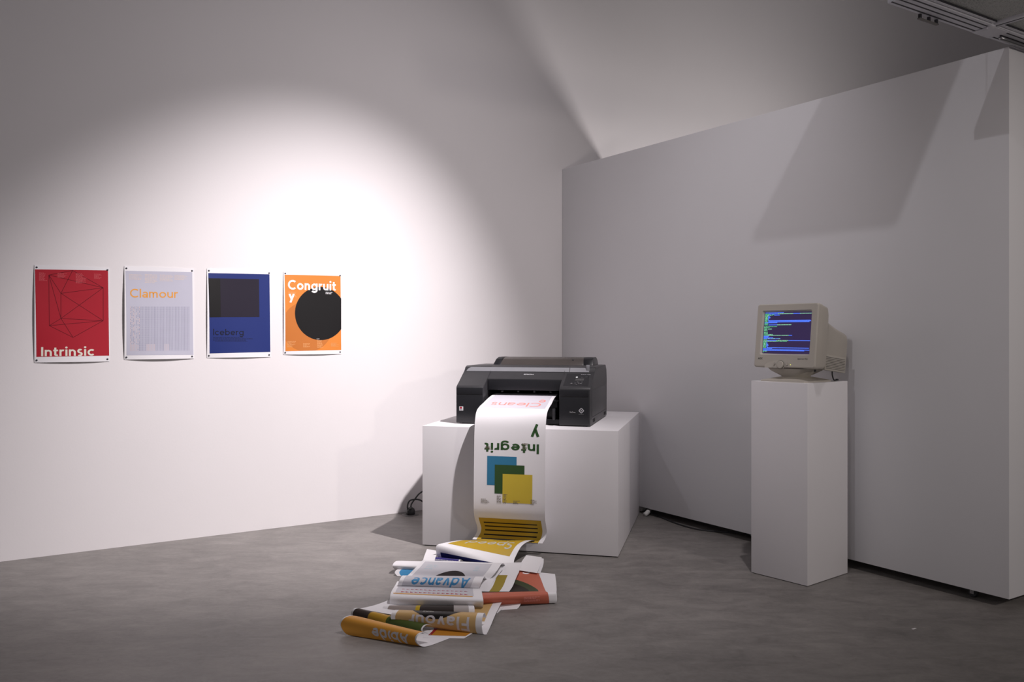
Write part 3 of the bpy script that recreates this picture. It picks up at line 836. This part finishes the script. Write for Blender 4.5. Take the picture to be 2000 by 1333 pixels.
# flat orange ends in front
f, l = fold(PF, [((846, 1224, .004), (935, 1224, .006)), ((838, 1234, .003), (925, 1236, .003)), ((826, 1246, .0025), (906, 1248, .0015))], nx=6)
l('amber_field', rect(.03, .41, 0, f.l * .8), ink('deep_amber', (188, 128, 44)))
l('red_line', rect(.03, .06, 0, f.l * .8), ink('line_red', (150, 36, 40)), 2)
# salmon sheet on the right
f, l = fold(PF, [((940, 1106, .026), (1084, 1122, .018)), ((940, 1126, .026), (1086, 1136, .018)), ((940, 1146, .026), (1087, 1148, .022)), ((940, 1158, .036), (1087, 1155, .044)),
                 ((940, 1164, .062), (1087, 1158, .052)), ((940, 1174, .044), (1088, 1168, .030)), ((942, 1184, .008), (1087, 1178, .006)), ((950, 1184, .0012), (1082, 1178, .0012))],
            'salmon fold with dark green arc at the right end of the heap')
l('salmon_field', poly_bm([(.0, 0), (.335, 0), (.372, f.at(3.2)), (.39, f.at(6.6)), (.0, f.at(6.6))]), ink('salmon', (196, 108, 86)))
cx, cyy = .135, f.at(3.2)
l('green_arc', clip_rect(poly_bm(disc_pts(cx, cyy, .195, cyy - f.at(1.05), 48)), 0, 1, 0, f.at(3.05)), ink('dark_green', (58, 70, 46)), 2)
l('black_disc_edge', clip_rect(poly_bm(disc_pts(cx, cyy, .142, cyy - f.at(1.5), 48)), 0, 1, 0, f.at(3.05)), I_BLACK, 3)
for ch, xa, xb in (('u', .178, .222), ('c', .242, .288)):
    l('title_letter', clip_rect(upside(sans_bm(ch, .10), xa, xb, -.03, f.at(.40)), 0, 1, .001, 1), ink('white_print', (244, 242, 244)), 2)
l('small_print', microtext(.24, .34, f.at(4.6), f.at(5.5), 4, None, .4, 90), ink('salmon_print', (236, 150, 140)), 2)
# loose white folds around the edges
fold(PF, [((1028, 1085, .052), (1058, 1089, .052)), ((1020, 1096, .046), (1056, 1103, .046)), ((1010, 1114, .030), (1049, 1120, .030))], nx=5)
fold(PF, [((1036, 1086, .046), (1062, 1092, .046)), ((1030, 1098, .040), (1061, 1104, .038)), ((1024, 1114, .024), (1055, 1121, .022))], nx=5)
fold(PF, [((834, 1073, .055), (857, 1077, .055)), ((829, 1086, .046), (851, 1088, .050)), ((824, 1101, .028), (848, 1101, .030))], nx=5)
f, l = fold(PF, [((846, 1090, .030), (905, 1097, .030)), ((842, 1088, .045), (900, 1094, .045)), ((839, 1095, .03), (898, 1100, .03)), ((842, 1101, .004), (900, 1106, .004))], nx=6)
l('indigo_field', rect(.06, .41, 0, f.l), ink('indigo', (60, 54, 120)))
fold(PF, [((784, 1096, .040), (844, 1098, .046)), ((773, 1097, .056), (840, 1098, .062)), ((767, 1104, .050), (836, 1106, .055)), ((769, 1111, .030), (834, 1114, .035)), ((777, 1115, .016), (834, 1118, .018))],
     'white roll of paper sticking out at the left of the heap', nx=6)
f, l = fold(PF, [((786, 1113, .020), (824, 1112, .022)), ((776, 1113, .028), (820, 1114, .030)), ((771, 1119, .016), (816, 1120, .018)), ((776, 1126, .002), (816, 1127, .002))],
            'small blue-banded roll of paper under the white roll', nx=6)
l('sky_blue_field', rect(.085, .43, 0, f.l * .96), MATS['ink_sky_blue'])
f, l = fold(PF, [((930, 1176, .012), (1018, 1178, .014)), ((928, 1185, .006), (1014, 1186, .006)), ((930, 1196, .001), (1010, 1190, .001))], nx=5)
fold(PF, [((900, 1150, .020), (1000, 1170, .02)), ((905, 1185, .006), (985, 1186, .006)), ((910, 1206, .001), (972, 1198, .0012))], nx=5)

# ------------------------------------------------------------------ monitor pedestal
PXC = Vector((1.525, 4.439, 0)); CX = Vector((0.634, -0.773, 0)).normalized(); CY = Vector((-CX.y, CX.x, 0))
RZC = math.atan2(CX.y, CX.x)
pd = empty('pedestal', PXC, RZC)      # local x to the right along the face, local y into the depth
tag(pd, 'tall narrow white pedestal carrying the old monitor', 'pedestal')
PDH = 1.050
box('pedestal_body', -.342, 0, 0, .394, 0.003, PDH, M_PLINTH, pd, bev=.002)
box('shadow_gap_base', -.336, -.006, .006, .388, 0, .005, M_DARK, pd)

# ------------------------------------------------------------------ CRT monitor
M_BEI = mat('beige_plastic', (0.50, 0.465, 0.41), 0.5, noise=0.025, nscale=9, bump=.04, bscale=700)
M_BEI2 = mat('beige_plastic_aged', (0.47, 0.44, 0.39), 0.55, noise=0.03, nscale=7)
M_BEID = mat('beige_shadow_groove', (0.075, 0.07, 0.062), 0.6, noise=0.05, nscale=20)
mo = empty('crt_monitor', PXC + CX * (-.165) + Z * PDH, RZC)
tag(mo, 'beige CRT monitor showing blue and green code on the pedestal', 'monitor')
TILT = R(6.5)
TM = Matrix.Translation((0, .034, .078)) @ Matrix.Rotation(-TILT, 4, 'X')   # head frame: origin at bezel bottom centre
def head(nm, bm, m, par=None, angle=35, smooth=False):
    bmesh.ops.transform(bm, matrix=TM, verts=bm.verts)
    return from_bm(nm, bm, m, par or mo, smooth, angle)
HW, HH = .186, .343
sx0, sx1, sz0, sz1 = -.150, .148, .068, .306
def rrect(x0, x1, z0, z1, r, n=5):
    pts = []
    for cx, cz, a in ((x1 - r, z1 - r, 0), (x0 + r, z1 - r, 90), (x0 + r, z0 + r, 180), (x1 - r, z0 + r, 270)):
        for k in range(n + 1):
            t = R(a + 90 * k / n); pts.append((cx + r * math.cos(t), cz + r * math.sin(t)))
    return pts
def loft(rings, cap0=True, cap1=True):
    bm = bmesh.new()
    vs = [[bm.verts.new(p) for p in r] for r in rings]
    n = len(vs[0])
    for a, b in zip(vs, vs[1:]):
        for i in range(n): bm.faces.new([a[i], a[(i + 1) % n], b[(i + 1) % n], b[i]])
    if cap0: bm.faces.new(vs[0][::-1])
    if cap1: bm.faces.new(vs[-1])
    return bm
def ring(y, pts): return [(x, y, z) for x, z in pts]
# bezel with bowed bottom, open in the middle
def bow(pts, k=.010): return [(x, z - (k * (1 - (x / HW) ** 2) if z < .05 else 0)) for x, z in pts]
bm = loft([ring(.012, rrect(sx0 + .006, sx1 - .006, sz0 + .006, sz1 - .006, .004)), ring(.004, rrect(sx0, sx1, sz0, sz1, .006)),
           ring(0.0, rrect(sx0 - .002, sx1 + .002, sz0 - .002, sz1 + .002, .008)),
           ring(.000, bow(rrect(-HW + .006, HW - .006, .006, HH - .004, .010))), ring(.006, bow(rrect(-HW, HW, 0, HH, .012))),
           ring(.048, bow(rrect(-HW + .001, HW - .001, .001, HH - .001, .014)))], False, False)
head('bezel', bm, M_BEI)
bm = loft([ring(.0485, bow(rrect(-HW + .003, HW - .003, .003, HH - .003, .014), .008)), ring(.105, rrect(-HW + .008, HW - .008, .004, HH - .006, .02)),
           ring(.128, rrect(-HW + .016, HW - .016, .010, HH - .022, .03)), ring(.132, rrect(-HW + .035, HW - .035, .02, HH - .055, .03))], True, True)
head('front_shell', bm, M_BEI)
bm = loft([ring(.120, rrect(-.160, .160, .020, .272, .02)), ring(.25, rrect(-.150, .150, .022, .245, .03)), ring(.38, rrect(-.138, .138, .024, .226, .03)),
           ring(.400, rrect(-.130, .130, .030, .216, .03))])
head('rear_housing', bm, M_BEI2)
for sgn in (-1, 1):
    xa, xb = (.146, .166) if sgn > 0 else (-.166, -.146)
    vb = head('side_vent', box_bm(xa, xb, .128, .335, .003, .086, .003), M_BEI2)
    for k in range(8):
        z = .013 + k * .0085
        x = xb if sgn > 0 else xa
        head('vent_slot', box_bm(x - .001, x + .0006, .136, .327, z, z + .0026), M_BEID, vb)
# screen: bulged tube face
nsx, nsz = 14, 12
def scr(x, z):
    p = (x - (sx0 + sx1) / 2) / .15; q = (z - (sz0 + sz1) / 2) / .12
    return Vector((x, .0115 + .006 * (p * p + q * q) / 2 - .004, z))
bm = bmesh.new()
G = [[bm.verts.new(scr(sx0 + (sx1 - sx0) * i / nsx, sz0 + (sz1 - sz0) * j / nsz)) for i in range(nsx + 1)] for j in range(nsz + 1)]
for j in range(nsz):
    for i in range(nsx): bm.faces.new([G[j][i], G[j][i + 1], G[j + 1][i + 1], G[j + 1][i]])
M_SCR = mat('crt_glass', (0.012, 0.010, 0.016), 0.18, noise=.02, emit=(0.030, 0.018, 0.066), estr=1.0)
ss = head('screen', bm, M_SCR, smooth=True)
EM = {'b': mat('phosphor_blue', (0, 0, 0), .5, emit=(.035, .11, .95), estr=1.0, noise=.01), 'c': mat('phosphor_pale_blue', (0, 0, 0), .5, emit=(.16, .34, 1.0), estr=.95, noise=.01),
      'g': mat('phosphor_green', (0, 0, 0), .5, emit=(.12, .55, .26), estr=.9, noise=.01), 'w': mat('phosphor_mint', (0, 0, 0), .5, emit=(.34, .8, .5), estr=.9, noise=.01)}
rows = []
def rw(y, *segs): rows.append((y, segs))
rw(165, (.02, .42, 'b')); rw(187, (.02, .1, 'g'), (.10, .3, 'b'), (.3, .62, 'w'), (.62, .76, 'b'), (.76, .995, 'w')); rw(201, (.02, .13, 'g'), (.17, .22, 'g')); rw(214, (.02, .2, 'g'), (.22, .34, 'b'))
for y in range(229, 320, 14): rw(y, (.02, .085, 'g'), (.09, .10 + random.random() * .04, 'b'))
rw(323, (.02, .085, 'g'), (.10, .98, 'b')); rw(337, (.02, .085, 'g'), (.10, .99, 'b')); rw(354, (.02, .085, 'g'), (.10, .96, 'b')); rw(368, (.02, .30, 'b'))
rw(382, (.02, .10, 'g')); rw(396, (.02, .09, 'g')); rw(411, (.02, .10, 'g'), (.11, .3, 'b'), (.3, .6, 'w')); rw(447, (.02, .2, 'g'), (.2, .3, 'g')); rw(462, (.02, .14, 'g')); rw(478, (.02, .09, 'g')); rw(495, (.02, .1, 'g'), (.11, .19, 'w')); rw(512, (.02, .09, 'g')); rw(528, (.02, .10, 'g'))
for y in (556, 572, 588): rw(y, (.02, .105, 'g'))
rw(606, (.02, .22, 'g')); rw(624, (.02, .1, 'g'), (.1, .56, 'w'), (.56, .63, 'b')); rw(640, (.02, .14, 'b')); rw(655, (.02, .12, 'b')); rw(671, (.02, .23, 'b')); rw(688, (.02, .1, 'b'), (.1, .39, 'c'))
rw(708, (.02, .1, 'g')); rw(726, (.02, .1, 'g'), (.1, .3, 'b'), (.3, .56, 'w'), (.56, .995, 'b')); rw(742, (.02, .3, 'w'), (.3, .53, 'g'))
for y in range(757, 862, 14): rw(y, (.02, .085, 'g'), (.09, .10 + random.random() * .04, 'b'))
rw(872, (.02, .08, 'g'), (.10, .98, 'b')); rw(887, (.02, .22, 'b')); rw(910, (.02, .1, 'b'), (.1, .99, 'b')); rw(926, (.02, .1, 'b'), (.1, .89, 'b')); rw(942, (.02, .11, 'g')); rw(958, (.02, .04, 'g'))
bms = {k: bmesh.new() for k in EM}; rnd = random.Random(5)
def sq(bm, xa, xb, za, zb, lift):
    pts = [scr(x, z) + Vector((0, -lift, 0)) for x, z in ((xa, za), (xb, za), (xb, zb), (xa, zb))]
    bm.faces.new([bm.verts.new(p) for p in pts])
for y, segs in rows:
    zc = sz1 - .004 - (y - 145) / 850 * (sz1 - sz0 - .008)
    for a, b, c in segs:
        xa = sx0 + .004 + a * (sx1 - sx0 - .008); xe = sx0 + .004 + b * (sx1 - sx0 - .008)
        base = 'b' if c == 'b' else c
        x = xa
        if c == 'b':
            while x < xe:
                x2 = min(x + .02, xe); sq(bms['b'], x, x2, zc - .0021, zc + .0021, .0006); x = x2
        x = xa
        while x < xe:
            w = rnd.uniform(.0015, .006); x2 = min(x + w, xe)
            sq(bms['c' if c == 'b' else (c if rnd.random() < .8 else 'w')], x, x2, zc - (.0011 if c == 'b' else .0019), zc + (.0011 if c == 'b' else .0019), .0010)
            x = x2 + rnd.uniform(.0006, .0022)
for k, b in bms.items(): head('screen_text', b, EM[k], ss, angle=None)['kind'] = 'stuff'
# front controls
def bez(x, y): return Vector((x, -.0002, y))
def on_bez(nm, bm, m, off=.0006):
    bm = orient(bm)
    for v in bm.verts: v.co = Vector((v.co.x, -off, v.co.y))
    return head(nm, bm, m, angle=None)
on_bez('brand_lettering', fit(sans_bm('AOC', .13, .05), -.160, -.131, .040, .051), mat('dark_print', (.05, .048, .045), .5, noise=.05))
on_bez('model_lettering', fit(text_bm('Spectrum 7Glr', .002), .082, .143, .041, .052), MATS['dark_print'])
on_bez('control_recess', clip_rect(poly_bm(disc_pts(-.032, -.022, .10, .058, 40)), -.115, .004, -.004, .05), mat('beige_light', (.54, .505, .445), .5, noise=.02), .0004)
kn = lathe_bm([(.0205, 0), (.0205, .005), (.0185, .008), (.0, .0085)] if False else [(.0205, 0), (.0205, .004), (.018, .0075), (.004, .008)], 32, mtx=Matrix.Translation((-.018, -.0002, .014)) @ Matrix.Rotation(R(90), 4, 'X'))
dial = head('control_dial', kn, M_BEI)
rg = lathe_bm([(.0205, 0), (.0228, 0), (.0228, .0012), (.0205, .0012)], 32, mtx=Matrix.Translation((-.018, -.0002, .014)) @ Matrix.Rotation(R(90), 4, 'X'))
head('dial_ring', rg, M_BEID, dial)
for x, r in ((-.056, .0055), (.021, .006)):
    b = head('push_button', lathe_bm([(r, 0), (r, .002), (r * .8, .0035)], 18, mtx=Matrix.Translation((x, -.0002, .016)) @ Matrix.Rotation(R(90), 4, 'X')), M_BEI)
    head('button_ring', lathe_bm([(r, 0), (r + .0013, 0), (r + .0013, .0008), (r, .0008)], 18, mtx=Matrix.Translation((x, -.0002, .016)) @ Matrix.Rotation(R(90), 4, 'X')), M_BEID, b)
head('power_lamp', lathe_bm([(.002, 0), (.002, .0015)], 12, mtx=Matrix.Translation((.043, -.0002, .015)) @ Matrix.Rotation(R(90), 4, 'X')), mat('led_yellow', (.4, .4, .05), .4, emit=(.75, .75, .15), estr=1.2, noise=.01), angle=None)
# swivel neck and foot
bm = loft([[(x, y, .074 + (y - .1) * .05) for x, y in rrect(-.118, .118, .050, .27, .03)], [(x, y, .060) for x, y in rrect(-.108, .108, .055, .262, .03)],
           [(x, y, .030) for x, y in rrect(-.062, .062, .085, .225, .035)], [(x, y, .022) for x, y in rrect(-.058, .058, .088, .222, .035)]])
from_bm('swivel_neck', bm, M_BEI2, mo, angle=35)
bm = loft([[(x, y, .0) for x, y in rrect(-.135, .135, .020, .285, .012)], [(x, y, .008) for x, y in rrect(-.135, .135, .020, .285, .012)],
           [(x, y, .026) for x, y in rrect(-.060, .060, .085, .225, .03)]])
from_bm('foot_plate', bm, M_BEI, mo, angle=35)
for x in (-.085, .128):
    head('rubber_stud', lathe_bm([(.005, -.012), (.005, .0)], 12, mtx=Matrix.Translation((x, .03 if x < 0 else .1, .0))), M_RUBBER)
from_bm('power_cable', tube_bm([(.125, .30, .085), (.126, .303, .06), (.127, .305, .03), (.128, .32, .006), (.127, .35, .005), (.12, .375, .006), (.10, .386, .006)], .0035, 8), M_RUBBER, mo, smooth=True)

# ------------------------------------------------------------------ cables and plugs
sk = W(798, 1005, 0) + WN * 0.03
so = empty('floor_socket', sk, math.atan2(WD.y, WD.x))
tag(so, 'black floor power socket with plugs beside the plinth', 'socket')
M_BLK = mat('black_gloss_plastic', (.012, .012, .013), .3, noise=.05, nscale=40)
from_bm('base_ring', lathe_bm([(.060, 0), (.060, .002), (.054, .004)], 32), mat('socket_ring_metal', (.16, .155, .15), .5, .4, noise=.05, nscale=50), so, angle=40)
from_bm('plug', lathe_bm([(.030, .004), (.033, .012), (.032, .030), (.026, .046), (.012, .055)], 24, mtx=Matrix.Translation((.002, 0, 0))), M_BLK, so, angle=40)
from_bm('plug', box_bm(-.032, -.010, -.016, .010, .004, .036, .004), M_BLK, so, angle=40)
PLL = PLO + PLN * 0.62 + PLE * 0.0        # a point on the plinth's left flank
def wl(du, dn, z):                        # relative to the socket: along the wall, away from it
    return sk + WD * du + WN * dn + Vector((0, 0, z))
c1 = tube_bm([wl(-.020, .004, .030), wl(-.026, .006, .070), wl(-.012, .012, .105), wl(.03, .016, .112), wl(.075, .020, .100), wl(.115, .022, .062), wl(.17, .022, .030), wl(.26, .020, .008), wl(.40, .02, .006)], .0055, 8)
tag(from_bm('power_cable', c1, M_RUBBER, None, True), 'black cable looping over the floor socket then down behind the plinth', 'cable')
c2 = tube_bm([wl(.008, -.010, .050), wl(.014, -.012, .075), wl(.045, -.008, .115), wl(.08, -.004, .150), wl(.13, -.002, .165), wl(.20, -.004, .15), wl(.30, -.006, .09), wl(.42, -.006, .02)], .0055, 8)
tag(from_bm('power_cable', c2, M_RUBBER, None, True), 'black cable rising steeply from the floor socket to the plinth back', 'cable')
# white plugs between plinth and partition
ca = W(1262, 1003, .02)
wp = empty('cable_connector', Vector((ca.x, ca.y, 0)), 0)
tag(wp, 'white cable connector lying on the floor by the partition gap', 'connector')
from_bm('plug_body', tube_bm([(-.012, -.02, .014), (-.004, -.012, .016), (.008, .004, .022), (.018, .016, .028)], .0165, 12), M_WHT, wp, smooth=True)
from_bm('cable_tail', tube_bm([(.016, .014, .027), (.03, .03, .034), (.05, .06, .036), (.075, .10, .036), (.10, .16, .03)], .005, 8), M_WHT, wp, smooth=True)
cb = W(1256, 993, .03)
wq = empty('plug_block', Vector((cb.x, cb.y + .03, 0)), .3)
tag(wq, 'round white plug tucked behind the plinth corner', 'plug')
from_bm('plug_body', lathe_bm([(.016, -.022), (.022, -.016), (.022, .010), (.014, .022)], 20, mtx=Matrix.Translation((0, 0, .0225)) @ Matrix.Rotation(R(80), 4, 'Y')), M_WHT, wq, angle=40)
from_bm('cable_tail', tube_bm([(-.015, 0, .022), (-.04, .02, .015), (-.07, .05, .005)], .004, 8), M_WHT, wq, smooth=True)
c3 = tube_bm([W(1262, 1000, .005), W(1275, 1004, .005), W(1300, 1015, .005), W(1330, 1026, .005), W(1360, 1034, .005), W(1390, 1038, .005), W(1420, 1040, .005), W(1450, 1043, .005), W(1480, 1050, .005), W(1520, 1060, .005)], .005, 8)
tag(from_bm('floor_cable', c3, M_RUBBER, None, True), 'long black cable lying on the floor along the partition foot', 'cable')
bm = box_bm(-.012, .012, -.004, .004, 0, .0012)
sc = from_bm('paper_scrap', bm, M_PAPER); sc.location = W(1785, 1229, 0); sc.rotation_euler = (0, 0, .5)
tag(sc, 'tiny white paper scrap on the dark floor at right', 'scrap')

# ------------------------------------------------------------------ suspended aluminium canopy
M_ALU = mat('aluminium_profile', (0.62, 0.62, 0.66), 0.45, 0.25, noise=.03, nscale=30)
M_ALUD = mat('profile_groove', (0.018, 0.018, 0.024), 0.6, noise=.05, nscale=30)
def mesh_mat():
    m = bpy.data.materials.new('perforated_sheet'); m.use_nodes = True
    nt = m.node_tree; b = nt.nodes['Principled BSDF']
    tc = nt.nodes.new('ShaderNodeTexCoord'); v = nt.nodes.new('ShaderNodeTexVoronoi'); v.inputs['Scale'].default_value = 130
    v.inputs['Randomness'].default_value = .35
    nt.links.new(tc.outputs['Object'], v.inputs['Vector'])
    c = nt.nodes.new('ShaderNodeValToRGB'); c.color_ramp.elements[0].position = .25; c.color_ramp.elements[0].color = (.22, .23, .22, 1)
    c.color_ramp.elements[1].position = .5; c.color_ramp.elements[1].color = (.5, .51, .49, 1)
    nt.links.new(v.outputs['Distance'], c.inputs[0]); nt.links.new(c.outputs[0], b.inputs['Base Color'])
    b.inputs['Roughness'].default_value = .6
    return m
M_MESH = mesh_mat()
CZ = PH + .004
can = empty('ceiling_canopy', PE + Z * CZ, math.atan2(WD.y, WD.x))   # local x along the wall direction, local -y along the partition towards the viewer
tag(can, 'suspended aluminium canopy frame with perforated panels above the partition end', 'canopy')
def rail(x0, x1, y0, y1, z1=.05):
    n = from_bm('frame_rail', box_bm(x0, x1, y0, y1, 0, z1, .003), M_ALU, can, angle=40)
    return n
r1 = rail(-.95, .75, -.10, .0)
for yy in (-.020, -.052, -.082):
    box('rail_groove', -.95, .75, yy - .0035, yy + .0035, -.0008, .001, M_ALUD, r1)
r2 = rail(-.335, -.290, -.55, -.10)
box('rail_groove', -.316, -.309, -.55, -.10, -.0008, .001, M_ALUD, r2)
r3 = rail(-.95, -.90, -.55, -.10)
r4 = rail(-.95, .75, -.60, -.55)
box('corner_plate', -.33, -.19, -.098, -.004, -.004, -.0005, mat('pale_plate', (.62, .62, .66), .5, .2, noise=.02), can, bev=.001)
from_bm('corner_knuckle', lathe_bm([(.014, -.008), (.018, -.004), (.018, .01), (.012, .012)], 20, mtx=Matrix.Translation((-.325, -.090, -.002))), M_ALU, can, angle=40)
from_bm('clip_bar', tube_bm([(-.17, -.048, -.010), (.2, -.048, -.010), (.7, -.048, -.010)], .009, 10), M_STEEL, can, smooth=True)
def lattice(x0, x1, y0, y1, z, pitch, bar):
    bm = bmesh.new()
    n = int((x1 - x0) / pitch)
    for k in range(n + 1):
        x = x0 + (x1 - x0) * k / n; box_bm(x - bar / 2, x + bar / 2, y0, y1, z, z + .002, bm=bm)
    n = int((y1 - y0) / pitch)
    for k in range(n + 1):
        y = y0 + (y1 - y0) * k / n; box_bm(x0, x1, y - bar / 2, y + bar / 2, z + .001, z + .003, bm=bm)
    return bm
for x0, x1 in ((-.90, -.335), (-.290, .75)):
    pp = from_bm('perforated_panel', lattice(x0, x1, -.55, -.10, .014, .0075, .0046), M_MESH, can)
    pp['kind'] = 'stuff'
    box('panel_trim', x0 + .004, x1 - .004, -.118, -.104, .006, .0135, M_ALU, can)
    box('panel_gap', x0 + .004, x1 - .004, -.124, -.1185, .008, .0135, M_ALUD, can)
# small clip rail under the edge
cl = box('clip_rail', -.735, -.595, -.010, .004, -.022, -.017, mat('dull_metal', (.20, .19, .18), .5, .5, noise=.05), can, bev=.001)
for x in (-.725, -.66, -.605):
    box('clip_stud', x - .006, x + .006, -.008, .002, -.019, .001, M_ALUD, cl)
# unseen board, not of the canopy, placed to cast the partition's slanted shadow
t0, t1, n0, n1, zb = 3.07, 3.705, 1.75, 3.17, 3.40
ub = box('shadow_board', -n1, -n0, -(t1 - PLEN), -(t0 - PLEN), zb - CZ, zb - CZ + .03, mat('grey_board', (.3, .3, .3), .7, noise=.05), can)
for x, y in ((-.925, -.05), (.6, -.05), (-.925, -.575), (.6, -.575)):
    box('suspension_rod', x - .0015, x + .0015, y - .0015, y + .0015, .05, 6.8 - CZ, M_STEEL, can)
for x in (-3.0, -1.9):
    box('board_rod', x - .0015, x + .0015, .2, .203, zb - CZ + .03, 6.8 - CZ, M_STEEL, ub)
